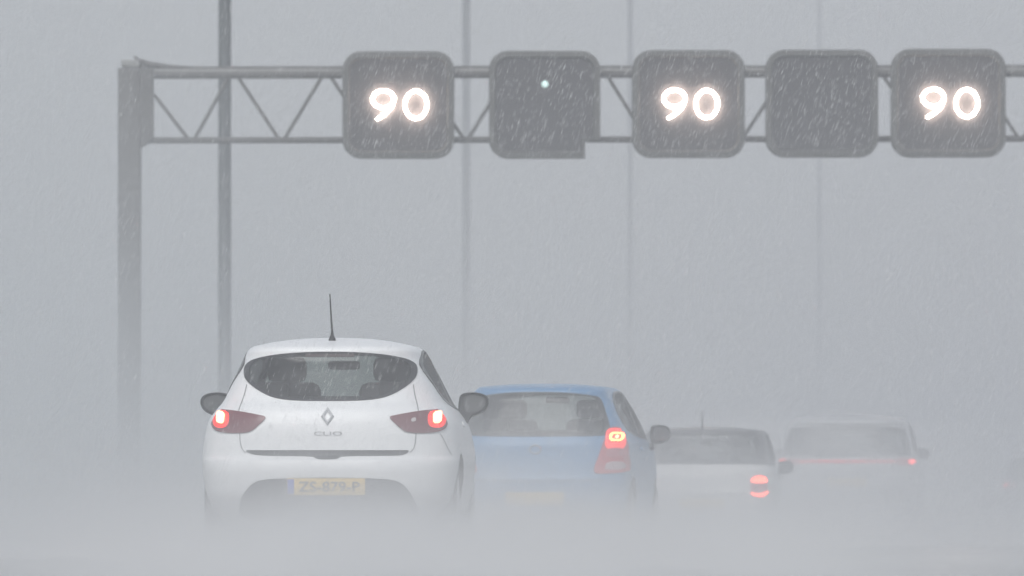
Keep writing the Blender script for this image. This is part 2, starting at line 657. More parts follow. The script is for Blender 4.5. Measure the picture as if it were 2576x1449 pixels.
def car_shell(car, B, paint, side_out, rear_out, front_out, wheel_y, wheel_r, track, gmat=M_GLASS, seal=0.93, zmin=0.2, roof=None, roof_z=1.3):
    """Panes with their black edge bands, openings, wheels, underside; the shell itself last."""
    for nm, out, pr in (('rear_window', rear_out, B.rear), ('windscreen', front_out, B.front), ('side_window', side_out, B.right), ('side_window', side_out, B.left)):
        g = patch(nm, out, pr, 0.004, gmat if nm == 'rear_window' else M_GLASS2 if nm == 'windscreen' else M_GLASS3, car, thick=0.010, rings=8, n=96)
        patch('window_seal', scaled(out, 1.012), pr, 0.006, M_GLOSSBLACK, g, thick=0.016, rings=2, n=96, inner=seal)
    for nm, y in (('right', 1), ('left', -1)):
        pr = B.right if y > 0 else B.left
        c = centre(side_out)
        strip('window_pillar', [(c[0] + .02, min(v for _, v in side_out) + .03), (c[0] + .05, max(v for _, v in side_out) - .03)], .07, pr, .0075, M_GLOSSBLACK, car)
    for x in (-track, track):
        for y in wheel_y:
            wheel(car, x, y, wheel_r, .2)
    bm = bmesh.new()
    add_box(bm, 0, B.L / 2, zmin + .09, track * 1.55, B.L - .5, .06, .02)
    for x in (-track, track):
        for y in wheel_y:
            s = 1 if x > 0 else -1
            pts = [(x - s * .16, y + (wheel_r + .05) * math.cos(a), wheel_r + (wheel_r + .05) * math.sin(a)) for a in [math.pi * k / 14 for k in range(15)]]
            qts = [(x + s * .08, p[1], p[2]) for p in pts]
            va, vb = [bm.verts.new(p) for p in pts], [bm.verts.new(q) for q in qts]
            for i in range(14):
                bm.faces.new((va[i], va[i + 1], vb[i + 1], vb[i]))
            bm.faces.new(va)
    obj('underbody', bm, M_BLACK, car)
    B.cut(rear_out, 'rear')
    B.cut(front_out, 'front')
    B.cut(side_out, 'right')
    B.cut(side_out, 'left')
    B.arches(wheel_y, wheel_r + .055, wheel_r)
    if roof is not None:
        bm2 = B.bm.copy()
        bmesh.ops.delete(bm2, geom=[f for f in bm2.faces if f.calc_center_median().z < roof_z], context='FACES')
        bmesh.ops.delete(B.bm, geom=[f for f in B.bm.faces if f.calc_center_median().z >= roof_z], context='FACES')
        obj('roof', bm2, roof, car)
    return obj('body', B.bm, paint, car)


def number_plate(car, B, x, z, text, w=.52, h=.11, band=True):
    p, n = B.rear(x, z)
    y = min(B.rear(x - w / 2, z)[0].y, B.rear(x + w / 2, z)[0].y, p.y) - .012
    flat = lambda u, v: (Vector((u, y, v)), Vector((0, -1, 0)))
    bm = bmesh.new()
    add_box(bm, x, y + .006, z, w, .012, h, .004)
    pl = obj('number_plate', bm, M_PLATE, car)
    if band:
        bm = bmesh.new()
        add_box(bm, x - w / 2 + .026, y + .001, z, .045, .008, h - .012, .002)
        obj('country_band', bm, M_PLATEBLUE, pl)
    if text:
        lettering('plate_lettering', text, w * .78, h * .62, flat, x + .022, z, .003, M_INK, pl, depth=.003, bold=.012)
    return pl


# ================================================================== white hatchback
def build_white_car():
    D = 82.0
    p = at(822, 1400, D)
    car = thing('hatchback_car', 'white hatchback with both brake lights lit and a thin roof aerial, nearest car', 'car', (p.x, p.y, 0), -0.037, 'cars in the spray')
    car.scale = (.998, 1, 1.02)
    B = Body([(.20, .16, 3.90, .72), (.30, .05, 4.02, .81), (.42, .0, 4.06, .858), (.54, .0, 4.05, .874), (.62, .015, 4.03, .879), (.655, .045, 4.0, .878),
              (.70, .055, 3.95, .874), (.80, .065, 3.75, .858), (.88, .08, 3.4, .838), (.955, .115, 3.05, .790), (1.01, .18, 2.95, .747), (1.06, .225, 2.85, .722),
              (1.2, .315, 2.55, .658), (1.30, .375, 2.3, .612), (1.335, .375, 2.2, .596), (1.36, .395, 2.1, .575), (1.376, .44, 2.0, .552)], 0.060, taper_low=.045, taper_high=.10)
    RW = chaikin([(-.562, 1.268), (-.41, 1.310), (-.2, 1.329), (0, 1.333), (.2, 1.329), (.41, 1.310), (.556, 1.268), (.572, 1.205), (.552, 1.145), (.46, 1.075), (.36, 1.03), (.22, 1.013), (0, 1.011),
                  (-.22, 1.013), (-.36, 1.03), (-.46, 1.075), (-.558, 1.145), (-.578, 1.205)], 2)
    SIDE = chaikin([(.62, 1.225), (.70, 1.285), (.95, 1.335), (1.4, 1.358), (1.9, 1.345), (2.2, 1.27), (2.66, 1.035), (2.72, .985), (2.6, .965), (1.5, .985), (.95, 1.04), (.70, 1.13)], 2)
    FRONT = chaikin([(-.60, 1.02), (-.64, 1.08), (-.48, 1.32), (0, 1.345), (.48, 1.32), (.64, 1.08), (.60, 1.02), (0, 1.0)], 2)
    # --- tail lights
    TL = [(.403, .902), (.43, .912), (.60, .942), (.75, .957), (.785, .952), (.79, .93), (.785, .865), (.765, .825), (.71, .806), (.63, .800), (.55, .802), (.50, .815), (.45, .86)]
    LIT = [(.688, .925), (.700, .93), (.733, .932), (.734, .895), (.728, .865), (.700, .862), (.690, .87), (.686, .9)]
    GLOW = [(.655, .93), (.70, .944), (.765, .947), (.772, .90), (.765, .855), (.735, .832), (.68, .835), (.655, .86)]
    for s in (1, -1):
        f = (lambda q: q) if s > 0 else mirrored
        t = patch('tail_light', f(chaikin(TL, 2)), B.wrap, .010, M_LENS, car, thick=.02, n=90)
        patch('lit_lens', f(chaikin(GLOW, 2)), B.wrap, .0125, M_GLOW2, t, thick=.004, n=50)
        patch('lamp', f(chaikin(LIT, 1)), B.rear, .028, M_BULB, t, thick=.020, n=40)
        if s > 0:
            patch('reversing_lens', chaikin([(.55, .895), (.58, .90), (.58, .875), (.55, .87)], 2), B.rear, .013, M_CLEAR, t, thick=.004, n=30)
    # --- tailgate: gaps, dark grip band, emblem, lettering, third stop lamp
    gap = [(.555, 1.12), (.565, 1.06), (.588, .985), (.598, .945)]
    strip('panel_gap', gap, .006, B.rear, .002, M_SEAM, car)
    strip('panel_gap', mirrored(gap), .006, B.rear, .002, M_SEAM, car)
    gap = [(.585, .80), (.582, .74), (.57, .70), (.545, .672)]
    strip('panel_gap', gap, .006, B.rear, .002, M_SEAM, car)
    strip('panel_gap', mirrored(gap), .006, B.rear, .002, M_SEAM, car)
    band = [(-.55, .690), (-.50, .690), (.50, .690), (.545, .690), (.53, .668), (.49, .656), (.40, .653), (.09, .651), (.075, .634), (.05, .629), (-.05, .629), (-.075, .634), (-.09, .651), (-.40, .653), (-.49, .660), (-.53, .674)]
    patch('tailgate_grip', chaikin(band, 1), B.rear, .004, M_BLACK, car, n=140, rings=4)
    # rhombus emblem with an open centre
    o = [(0, .966), (.043, .908), (0, .850), (-.043, .908)]
    i = [(0, .940), (.021, .908), (.0, .876), (-.021, .908)]
    bm = bmesh.new()
    rows = []
    for pts, off in ((o, .002), (o, .010), ([((a[0] + b[0]) / 2, (a[1] + b[1]) / 2) for a, b in zip(o, i)], .020), (i, .010), (i, .002)):
        rows.append([bm.verts.new(B.rear(u, v)[0] + B.rear(u, v)[1] * off) for u, v in pts])
    for a, b in zip(rows[:-1], rows[1:]):
        for k in range(4):
            bm.faces.new((a[k], a[(k + 1) % 4], b[(k + 1) % 4], b[k]))
    bmesh.ops.recalc_face_normals(bm, faces=bm.faces[:])
    obj('emblem', bm, M_CHROME, car, smooth=False)
    lettering('badge_lettering', 'CLIO', .19, .026, B.rear, .005, .798, .004, M_BADGE, car, bold=.012)
    patch('white_crescent', chaikin([(-.278, .768), (-.29, .752), (-.288, .735), (-.278, .73), (-.280, .75)], 2), B.rear, .002, M_CRESCENT, car, thick=.003, n=24, rings=3)  # small white crescent mark left of centre on the tailgate
    patch('high_stop_lamp', rrect(-.165, .165, 1.298, 1.320, .01), B.rear, .012, M_SMOKED, car, thick=.012, n=60)
    # --- bumper: dark lower valance and plate
    VAL = chaikin([(-.585, .24), (-.60, .30), (-.565, .40), (-.50, .475), (-.42, .505), (0, .515), (.42, .505), (.50, .475), (.565, .40), (.60, .30), (.585, .24), (0, .22)], 2)
    patch('rear_valance', VAL, B.rear, .004, M_BLACK, car, n=120)
    number_plate(car, B, -.005, .452, 'ZS-879-P')
    gap = [(.30, .655), (.30, .60), (.20, .52)]
    strip('panel_gap', [(.26, .80), (.30, .70), (.33, .66)], .006, B.right, .002, M_SEAM, car)
    for pr in (B.right, B.left):
        for y0 in (1.35, 2.55):
            strip('door_gap', [(y0, .30), (y0 + .02, .7), (y0 + .02, .96)], .007, pr, .002, M_SEAM, car)
        patch('door_handle', rrect(1.48, 1.68, .855, .885, .014), pr, .008, M_WHITE, car, thick=.02, n=40, rings=3)
        patch('sill_trim', rrect(1.05, 2.75, .24, .31, .02), pr, .006, M_BLACK, car, n=80, rings=3)
    for s in (1, -1):
        wing_mirror(car, MIRROR_OUT, .785, 2.32, 1.005, s)
    # --- roof aerial
    q, _ = B.down(.0, .70)
    bm = bmesh.new()
    add_tube(bm, [(0, .70, q.z - .004), (0, .70, q.z + .012), (0, .69, q.z + .03), (0, .685, q.z + .06), (-.002, .675, q.z + .10)], [.026, .022, .012, .0085, .007], 14)
    a = obj('aerial_base', bm, M_BLACK, car)
    bm = bmesh.new()
    add_tube(bm, [(-.002, .675, q.z + .09), (-.008, .55, q.z + .30)], [.0062, .0042], 8)
    obj('aerial_rod', bm, M_BLACK, a)
    interior(car, .6, 1.75, .95, 1.0, 1.40, 2.55)
    # headlights in front
    for s in (1, -1):
        f = (lambda q: q) if s > 0 else mirrored
        patch('headlight', f(chaikin([(.40, .70), (.72, .80), (.78, .74), (.74, .64), (.52, .62)], 2)), B.front, .01, M_CLEAR, car, n=60)
    car_shell(car, B, M_WHITE, SIDE, RW, FRONT, (.72, 3.22), .31, .74)
    return car


def build_blue_car():
    D = 110.5
    p = at(1345, 1386, D)
    car = thing('hatchback_car', 'blue hatchback half hidden behind the white car, right tail light glowing', 'car', (p.x, p.y, 0), -0.100, 'cars in the spray')
    car.scale = (1.0, 1, 1.05)
    B = Body([(.22, .14, 3.60, .73), (.32, .04, 3.7, .80), (.45, .0, 3.75, .832), (.58, .0, 3.72, .84), (.66, .02, 3.68, .842), (.80, .045, 3.5, .84), (.90, .06, 3.25, .828),
              (.96, .085, 3.0, .80), (1.05, .125, 2.9, .765), (1.2, .20, 2.65, .705), (1.30, .25, 2.4, .655), (1.345, .25, 2.3, .632), (1.372, .27, 2.25, .612), (1.395, .34, 2.15, .585)], 0.035, dR=.45, n_rear=3.2, taper_low=.035, taper_high=.085)
    RW = chaikin([(-.50, 1.315), (-.54, 1.305), (-.575, 1.24), (-.645, 1.05), (-.65, .995), (-.61, .975), (0, .97), (.61, .975), (.65, .995), (.645, 1.05), (.575, 1.24), (.54, 1.305), (.50, 1.315), (.3, 1.342), (0, 1.35), (-.3, 1.342)], 2)
    SIDE = chaikin([(.50, 1.15), (.60, 1.27), (.85, 1.35), (1.4, 1.37), (1.9, 1.345), (2.6, 1.04), (2.66, .98), (2.5, .955), (1.3, .975), (.70, 1.03)], 2)
    FRONT = chaikin([(-.62, 1.02), (-.66, 1.07), (-.54, 1.325), (0, 1.355), (.54, 1.325), (.66, 1.07), (.62, 1.02), (0, 1.0)], 2)
    TL = chaikin([(.645, 1.045), (.72, 1.05), (.785, 1.04), (.80, .92), (.805, .82), (.825, .70), (.81, .672), (.70, .655), (.56, .65), (.525, .662), (.52, .70), (.565, .81), (.615, .97)], 2)
    for s in (1, -1):
        f = (lambda q: q) if s > 0 else mirrored
        t = patch('tail_light', f(TL), B.wrap, .012, M_LENS_BRIGHT, car, thick=.025, n=90)
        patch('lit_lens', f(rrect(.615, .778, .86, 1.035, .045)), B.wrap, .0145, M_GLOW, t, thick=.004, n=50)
        patch('lamp', f(rrect(.645, .760, .925, 1.00, .03)), B.rear, .018, M_BULB2, t, thick=.004, n=48, inner=.62, rings=2)
        patch('lamp', f([(.705 + .014 * math.cos(R(w)), .962 + .014 * math.sin(R(w))) for w in range(0, 360, 20)]), B.rear, .020, M_BULB, t, thick=.006, n=24, rings=2)
        patch('indicator_lens', f(chaikin([(.63, .875), (.78, .875), (.79, .80), (.62, .79)], 2)), B.rear, .0145, M_PINK, t, thick=.004, n=40)
        patch('reversing_lens', f(chaikin([(.625, .755), (.775, .76), (.79, .69), (.61, .682)], 2)), B.rear, .0145, M_ROSE, t, thick=.004, n=40)
    bm = bmesh.new()
    e = resample([(.05 * math.cos(R(w)), .86 + .035 * math.sin(R(w))) for w in range(0, 360, 15)], 24)
    add_tube(bm, [B.rear(u, v)[0] + Vector((0, -.004, 0)) for u, v in e], .007, 8, closed=True)
    obj('emblem', bm, M_BADGE, car)
    strip('panel_gap', [(-.62, .60), (0, .59), (.62, .60)], .008, B.rear, .002, M_SEAM, car)
    for sx in (-1, 1):
        strip('panel_gap', [(sx * .665, .94), (sx * .64, .93)], .006, B.rear, .002, M_SEAM, car)
    patch('rear_valance', chaikin([(-.6, .22), (-.6, .30), (0, .33), (.6, .30), (.6, .22), (0, .20)], 2), B.rear, .004, M_BLACK, car, n=100)
    number_plate(car, B, 0, .44, None, band=False)
    for pr in (B.right, B.left):
        for y0 in (1.2, 2.35):
            strip('door_gap', [(y0, .30), (y0 + .02, .7), (y0 + .02, .95)], .007, pr, .002, M_SEAM, car)
        patch('door_handle', rrect(1.3, 1.5, .855, .885, .014), pr, .02, M_BLUE, car, thick=.03, n=40, rings=3)
    for s in (1, -1):
        wing_mirror(car, MIRROR_ROUND, .83, 2.25, 1.0, s, lip=.72)
    for s in (1, -1):
        f = (lambda q: q) if s > 0 else mirrored
        patch('headlight', f(chaikin([(.40, .70), (.70, .80), (.76, .74), (.72, .64), (.52, .62)], 2)), B.front, .01, M_CLEAR, car, n=60)
    interior(car, .6, 1.6, .75, .98, 1.43, 2.4)
    car_shell(car, B, M_BLUE, SIDE, RW, FRONT, (.62, 3.0), .29, .72, gmat=M_GLASS, seal=.93)
    return car


def build_cream_car():
    D = 145.0
    p = at(1766, 1375, D)
    car = thing('compact_car', 'pale small car with dark roof and an upright red-ringed tail light, blurred by spray', 'car', (p.x, p.y, 0), -0.055, 'cars in the spray')
    B = Body([(.22, .14, 3.62, .74), (.32, .04, 3.72, .81), (.45, .0, 3.80, .84), (.60, .0, 3.78, .845), (.70, .03, 3.74, .845), (.82, .05, 3.6, .835), (.90, .08, 3.35, .815),
              (.95, .12, 2.95, .785), (1.05, .19, 2.82, .785), (1.2, .28, 2.6, .752), (1.30, .34, 2.45, .72), (1.335, .34, 2.4, .705), (1.355, .36, 2.35, .69), (1.37, .43, 2.28, .66)], 0.042, dR=.42, n_rear=3.2)
    RW = chaikin([(-.57, 1.30), (-.61, 1.285), (-.68, 1.0), (-.64, .985), (0, .98), (.64, .985), (.68, 1.0), (.61, 1.285), (.57, 1.30), (0, 1.322)], 2)
    SIDE = chaikin([(.55, 1.02), (.62, 1.2), (.8, 1.31), (1.4, 1.345), (2.1, 1.32), (2.62, 1.02), (2.55, .975), (1.2, .975)], 2)
    FRONT = chaikin([(-.64, 1.02), (-.66, 1.06), (-.58, 1.30), (0, 1.33), (.58, 1.30), (.66, 1.06), (.64, 1.02), (0, 1.0)], 2)
    TL = rrect(.565, .755, .575, .83, .07)
    sh = lambda o: [(u + .035, v) for u, v in o]
    for s in (1, -1):
        f = (lambda q: q) if s > 0 else mirrored
        t = patch('tail_light', f(TL), B.wrap, .012, M_LENS_BRIGHT, car, thick=.025, n=80)
        patch('lamp', f(chaikin(sh([(.535, .745), (.53, .775), (.56, .815), (.62, .825), (.69, .812), (.715, .775), (.71, .745)]), 2)), B.rear, .018, M_ARC, t, thick=.006, n=48)
        patch('lamp', f(chaikin(sh([(.525, .625), (.56, .592), (.62, .578), (.69, .592), (.735, .64), (.71, .645), (.66, .625), (.62, .618), (.57, .622), (.54, .632)]), 2)), B.rear, .018, M_ARC, t, thick=.006, n=60)
    number_plate(car, B, 0, .50, None, band=False)
    patch('rear_valance', chaikin([(-.6, .22), (-.6, .32), (0, .35), (.6, .32), (.6, .22), (0, .20)], 2), B.rear, .004, M_BLACK, car, n=100)
    strip('panel_gap', [(-.5, .62), (0, .60), (.5, .62)], .01, B.rear, .002, M_SEAM, car)
    for s in (1, -1):
        wing_mirror(car, MIRROR_ROUND, .81, 2.35, .935, s)
        f = (lambda q: q) if s > 0 else mirrored
        patch('headlight', f([(.58 + .1 * math.cos(R(w)), .74 + .1 * math.sin(R(w))) for w in range(0, 360, 15)]), B.front, .01, M_CLEAR, car, n=40)
    q, _ = B.down(-.02, .62)
    bm = bmesh.new()
    add_tube(bm, [(-.02, .62, q.z - .004), (-.02, .61, q.z + .03), (-.02, .56, q.z + .21)], [.022, .01, .006], 10)
    obj('aerial', bm, M_BLACK, car)
    interior(car, .6, 1.65, .8, .97, 1.38, 2.4)
    car_shell(car, B, M_CREAM, SIDE, RW, FRONT, (.62, 3.08), .3, .73, gmat=M_GLASS4, roof=M_GLOSSBLACK, roof_z=.965)
    return car


def build_suv(D, px, heading, label, paint, bar=True):
    p = at(px, 1370, D)
    car = thing('sport_utility_car', label, 'car', (p.x, p.y, 0), -heading, 'cars in the spray')
    B = Body([(.28, .16, 4.40, .80), (.40, .04, 4.5, .89), (.55, .0, 4.55, .92), (.75, .0, 4.53, .93), (.90, .03, 4.4, .93), (1.02, .05, 4.1, .925), (1.10, .08, 3.6, .905),
              (1.16, .11, 3.3, .89), (1.28, .17, 3.15, .87), (1.45, .26, 2.9, .835), (1.56, .31, 2.7, .80), (1.60, .29, 2.6, .785), (1.63, .31, 2.5, .77), (1.66, .38, 2.4, .73)], 0.065, dR=.4, n_rear=3.6, waist=1.1, taper_high=.05)
    RW = chaikin([(-.70, 1.54), (-.75, 1.50), (-.83, 1.20), (-.79, 1.165), (0, 1.155), (.79, 1.165), (.83, 1.20), (.75, 1.50), (.70, 1.54), (0, 1.565)], 2)
    SIDE = chaikin([(.50, 1.25), (.62, 1.45), (.9, 1.56), (1.6, 1.60), (2.3, 1.57), (3.0, 1.24), (2.95, 1.18), (1.3, 1.17)], 2)
    FRONT = chaikin([(-.70, 1.24), (-.74, 1.28), (-.62, 1.55), (0, 1.60), (.62, 1.55), (.74, 1.28), (.70, 1.24), (0, 1.21)], 2)
    for s in (1, -1):
        f = (lambda q: q) if s > 0 else mirrored
        t = patch('tail_light', f(chaikin([(.62, 1.13), (.80, 1.135), (.885, 1.13), (.89, 1.06), (.87, 1.03), (.74, 1.04), (.64, 1.06)], 2)), B.rear, .012, M_LENS_BRIGHT, car, thick=.025, n=70)
        patch('lamp', f(chaikin([(.79, 1.12), (.88, 1.12), (.88, 1.06), (.80, 1.06)], 2)), B.rear, .018, M_DOT, t, thick=.006, n=40)
    if bar:
        patch('light_bar', rrect(-.66, .66, 1.075, 1.115, .018), B.rear, .012, M_BAR, car, thick=.02, n=120, rings=3)
    number_plate(car, B, 0, .82, None, band=False)
    patch('rear_valance', chaikin([(-.75, .30), (-.78, .42), (0, .46), (.78, .42), (.75, .30), (0, .28)], 2), B.rear, .004, M_BLACK, car, n=100)
    for s in (1, -1):
        wing_mirror(car, MIRROR_ROUND, .84, 2.75, 1.2, s)
        f = (lambda q: q) if s > 0 else mirrored
        patch('headlight', f(chaikin([(.50, .86), (.78, .94), (.84, .90), (.80, .80), (.58, .80)], 2)), B.front, .01, M_CLEAR, car, n=50)
    interior(car, .68, 1.95, .95, 1.17, 1.68, 2.85)
    car_shell(car, B, paint, SIDE, RW, FRONT, (.85, 3.55), .345, .80, gmat=M_GLASS4)
    return car


CARS = [build_white_car(), build_blue_car(), build_cream_car(),
        build_suv(162, 2130, .055, 'pale tall car with a thin red light bar between its tail lights, fading into spray', M_SILVER),
        build_suv(240, 2640, .06, 'faint grey car at the far right with a single dim red lamp in view', M_GREYCAR, bar=False)]


# ================================================================== gantry with its lane signals
DG = 176.6
GX = lambda x: (x - W0 / 2) / FPX * DG
GZ = lambda y: CAM_H + (HOR - y) / FPX * DG
gantry = thing('sign_gantry', 'grey steel lattice gantry spanning the motorway on a thick left post', 'gantry', (GX(326), DG, 0))
g0 = Vector((GX(326), DG, 0))


def gp(x, y, dy=0.0):
    return Vector((GX(x) - g0.x, dy, GZ(y)))


ROLL = -0.0021       # the beam climbs very slightly to the right as seen
XR = 3000            # the beam runs on past the right edge of the picture


def gy(x, y):
    return y + (x - 400) * ROLL


bm = bmesh.new()
add_box(bm, 0, 0, GZ(170) / 2, .33, .33, GZ(170), .03)
add_box(bm, 0, 0, .1, .7, .7, .2, .03)
obj('post', bm, M_STEEL, gantry)
# right post, beyond the frame
bm = bmesh.new()
xr = GX(XR + 80) - g0.x
add_box(bm, xr, 0, GZ(170) / 2, .33, .33, GZ(170), .03)
add_box(bm, xr, 0, .1, .7, .7, .2, .03)
obj('post', bm, M_STEEL, gantry)
bm = bmesh.new()
a, b = gp(300, 172), gp(386, 344)
add_prism(bm, [(gp(354, 172).x, gp(0, 172).z), (gp(386, 172).x, gp(0, 172).z), (gp(386, 350).x, gp(0, 350).z), (gp(370, 362).x, gp(0, 362).z), (gp(354, 372).x, gp(0, 372).z)], -.2, .16, .01)
obj('end_bracket', bm, M_STEEL, gantry)
bm = bmesh.new()
add_box(bm, gp(328, 0).x, -.02, GZ(160), .26, .30, .10, .02)
obj('post_cap', bm, M_STEEL_PALE, gantry)
bm = bmesh.new()
add_tube(bm, [gp(356, 172), gp(355, 160), gp(348, 150), gp(336, 141)], [.05, .05, .025, .012], 8)
obj('cable', bm, M_STEEL, gantry)
# chords: dark tube below, paler rail on top
bm = bmesh.new()
add_tube(bm, [gp(380, gy(380, 189)), gp(XR + 60, gy(XR, 189))], .052, 14)
obj('top_chord', bm, M_STEEL, gantry)
bm = bmesh.new()
add_tube(bm, [gp(372, gy(380, 179), .02), gp(XR + 60, gy(XR, 179), .02)], .032, 12)
obj('cable_tray', bm, M_STEEL_PALE, gantry)
bm = bmesh.new()
add_tube(bm, [gp(352, gy(380, 155), .3), gp(372, gy(380, 160), .3), gp(420, gy(420, 167), .3), gp(480, gy(480, 170), .3), gp(XR + 60, gy(XR, 170), .3)], [.055, .05, .04, .03, .028], 12)
obj('rear_chord', bm, M_STEEL, gantry)
bm = bmesh.new()
add_tube(bm, [gp(364, gy(364, 353)), gp(XR + 60, gy(XR, 353))], .045, 14)
obj('bottom_chord', bm, M_STEEL, gantry)
xs_b = 482
k = 0
tops = [588, 822, 1054, 1286, 1518, 1752, 1985, 2212, 2450, 2685, 2920]
bots = [482, 708, 940, 1172, 1400, 1632, 1862, 2100, 2335, 2568, 2800, 3030]
segs = [((388, 238), (472, 348))]
for i, tx in enumerate(tops):
    segs.append(((bots[i] + 8, 348), (tx - 14, 196)))
    segs.append(((tx + 12, 196), (bots[i + 1] - 8, 348)))
for (xa, ya), (xb, yb) in segs:
    bm = bmesh.new()
    add_tube(bm, [gp(xa, gy(xa, ya)), gp(xb, gy(xb, yb))], .026, 10)
    obj('diagonal', bm, M_STEEL, gantry)
for x in (588, 1054, 1518, 1985, 2450):
    bm = bmesh.new()
    add_tube(bm, [gp(x, gy(x, 186)), gp(x, gy(x, 170), .3)], .02, 8)
    obj('cross_strut', bm, M_STEEL, gantry)


def digit_points(kind, cx, cz, u):
    """Centre lines of the two lit figures; u is metres per measured pixel."""
    if kind == '0':
        return [(cx + 27.5 * u * math.cos(a), cz + 34.5 * u * math.sin(a)) for a in [2 * math.pi * k / 72 for k in range(72)]], True
    pts = []
    ox, oz, rx, rz = cx - 0.0, cz + 14 * u, 27 * u, 21.5 * u
    for k in range(0, 73):
        a = R(-20 - 360 * k / 72)
        pts.append((ox + rx * math.cos(a), oz + rz * math.sin(a)))
    a0 = pts[-1]
    for t in np.linspace(0.06, 1, 20):
        # tail curving down from the right side of the bowl
        x = (1 - t) ** 2 * a0[0] + 2 * t * (1 - t) * (ox + 20 * u) + t * t * (cx - 16 * u)
        z = (1 - t) ** 2 * a0[1] + 2 * t * (1 - t) * (cz - 17 * u) + t * t * (cz - 36 * u)
        pts.append((x, z))
    return pts, False


U = DG / FPX
SIGNS = [((862, 1143, 131, 400), '90', (965, 1047, 266), 'speed sign showing a lit 90, between the open lattice and the notched blank sign'),
         ((1230, 1510, 130, 400), None, None, 'blank dark signal panel with its lower right corner missing and one pale dot'),
         ((1590, 1873, 128, 398), '90', (1696, 1777, 264), 'speed sign showing a lit 90, between the two blank panels'),
         ((1925, 2208, 127, 397), None, None, 'blank dark signal panel with four whole rounded corners and no light'),
         ((2240, 2528, 125, 397), '90', (2346, 2430, 262), 'speed sign showing a lit 90, farthest right above the faint pale car')]
SIGNS_Y = -.16
for (x0, x1, y0, y1), txt, dig, label in SIGNS:
    w, h = (x1 - x0) * U, (y1 - y0) * U
    cx, cz = GX((x0 + x1) / 2), GZ((y0 + y1) / 2)
    sign = thing('lane_signal', label, 'traffic sign', (cx, DG - .42, cz), 0, 'lane signals on the gantry')
    out = rrect(-w / 2, w / 2, -h / 2, h / 2, .27, 10)
    inn = rrect(-w / 2 + .10, w / 2 - .10, -h / 2 + .10, h / 2 - .10, .19, 10)
    notch = x0 == 1230
    if notch:     # broken-off corner
        nx, nz = w / 2 - 38 * U, -h / 2 + 44 * U

        def clip(o, nx, nz):
            i = [k for k, (x, z) in enumerate(o) if x > nx and z < nz]
            i0, i1 = min(i), max(i)
            return o[:i0] + [(nx, o[i0 - 1][1] if i0 > 0 else min(z for _, z in o)), (nx, nz), (max(x for x, _ in o), nz)] + o[i1 + 1:]
        out = clip(out, nx, nz)
        inn = clip(inn, nx - .05, nz + .05)
    bm = bmesh.new()
    add_prism(bm, out, .04, .34, 0)
    hs = obj('housing', bm, M_FRAME, sign, smooth=False)
    # raised rim: outer outline to inner outline, rounded by a step
    n = 120
    bm = bmesh.new()
    O, I = resample(out, n), resample(inn, n)
    # pair the two outlines by angle
    ang = lambda p: math.atan2(p[1], p[0])
    O.sort(key=ang)
    I.sort(key=ang)
    rows = [[bm.verts.new((x, .04, z)) for x, z in O],
            [bm.verts.new((x * .99, .0, z * .99)) for x, z in O],
            [bm.verts.new((x * 1.02, -.01, z * 1.02)) for x, z in I],
            [bm.verts.new((x, .034, z)) for x, z in I]]
    for A, Bv in zip(rows[:-1], rows[1:]):
        for i in range(n):
            bm.faces.new((A[i], A[(i + 1) % n], Bv[(i + 1) % n], Bv[i]))
    bmesh.ops.recalc_face_normals(bm, faces=bm.faces[:])
    obj('rim', bm, M_FRAME, sign)
    bm = bmesh.new()
    add_prism(bm, inn, .032, .038, 0)
    obj('display_panel', bm, M_FACE, sign, smooth=False)
    if txt:
        for kind, dx in zip('90', dig[:2]):
            pts, closed = digit_points(kind, GX(dx) - cx, GZ(dig[2]) - cz, U)
            bm = bmesh.new()
            add_tube(bm, [(x, -.012, z) for x, z in pts], .0135, 10, closed=closed)
            obj('digit', bm, M_LED, sign)
    if notch:
        bm = bmesh.new()
        add_tube(bm, [(GX(1371) - cx, .034, GZ(214) - cz), (GX(1371) - cx, .0, GZ(214) - cz)], [.05, .035], 12)
        obj('lit_pixel', bm, M_PIXEL, sign)
    for sx in (-.4, .4):      # clamps back to the beam
        bm = bmesh.new()
        for yy in (gy(x0, 189), gy(x0, 353)):
            add_box(bm, sx, .37, GZ(yy) - cz, .07, .12, .14, .01)
        obj('mounting_clamp', bm, M_STEEL, sign)


# ================================================================== lamp posts
LAMPS = [(565, 192, .10, 'nearest tall lamp post, dark, rising behind the open lattice of the gantry'),
         (1173, 300, .10, 'tall lamp post fading in the haze behind the gap between the first two signs'),
         (1586, 400, .085, 'very faint tall lamp post beside the middle lit speed sign'),
         (2062, 500, .075, 'barely visible farthest lamp post behind the blank whole-cornered panel')]
for px, D, r, label in LAMPS:
    x = at(px, 0, D).x
    lp = thing('lamp_post', label, 'lamp post', (x, D, 0), 0, 'lamp posts along the motorway')
    bm = bmesh.new()
    add_tube(bm, [(0, 0, 0), (0, 0, 1.2), (0, 0, 1.25), (0, 0, 8), (0, 0, 23)], [r * 1.25, r * 1.25, r * 1.05, r, r * .8], 16)
    obj('pole', bm, M_POLE, lp)
    bm = bmesh.new()
    add_tube(bm, [(0, 0, 22.6), (.1, 0, 23.1), (.5, 0, 23.45), (2.2, 0, 23.6)], [.06, .06, .055, .05], 10)
    obj('arm', bm, M_POLE, lp)
    bm = bmesh.new()
    add_box(bm, 2.6, 0, 23.62, .9, .32, .16, .06)
    obj('lamp_head', bm, M_STEEL_PALE, lp)


# ================================================================== ground
def ground_z(y):
    t = min(1, max(0, (y - 8) / 34))
    t = t * t * (3 - 2 * t)
    return -1.35 * (1 - t)


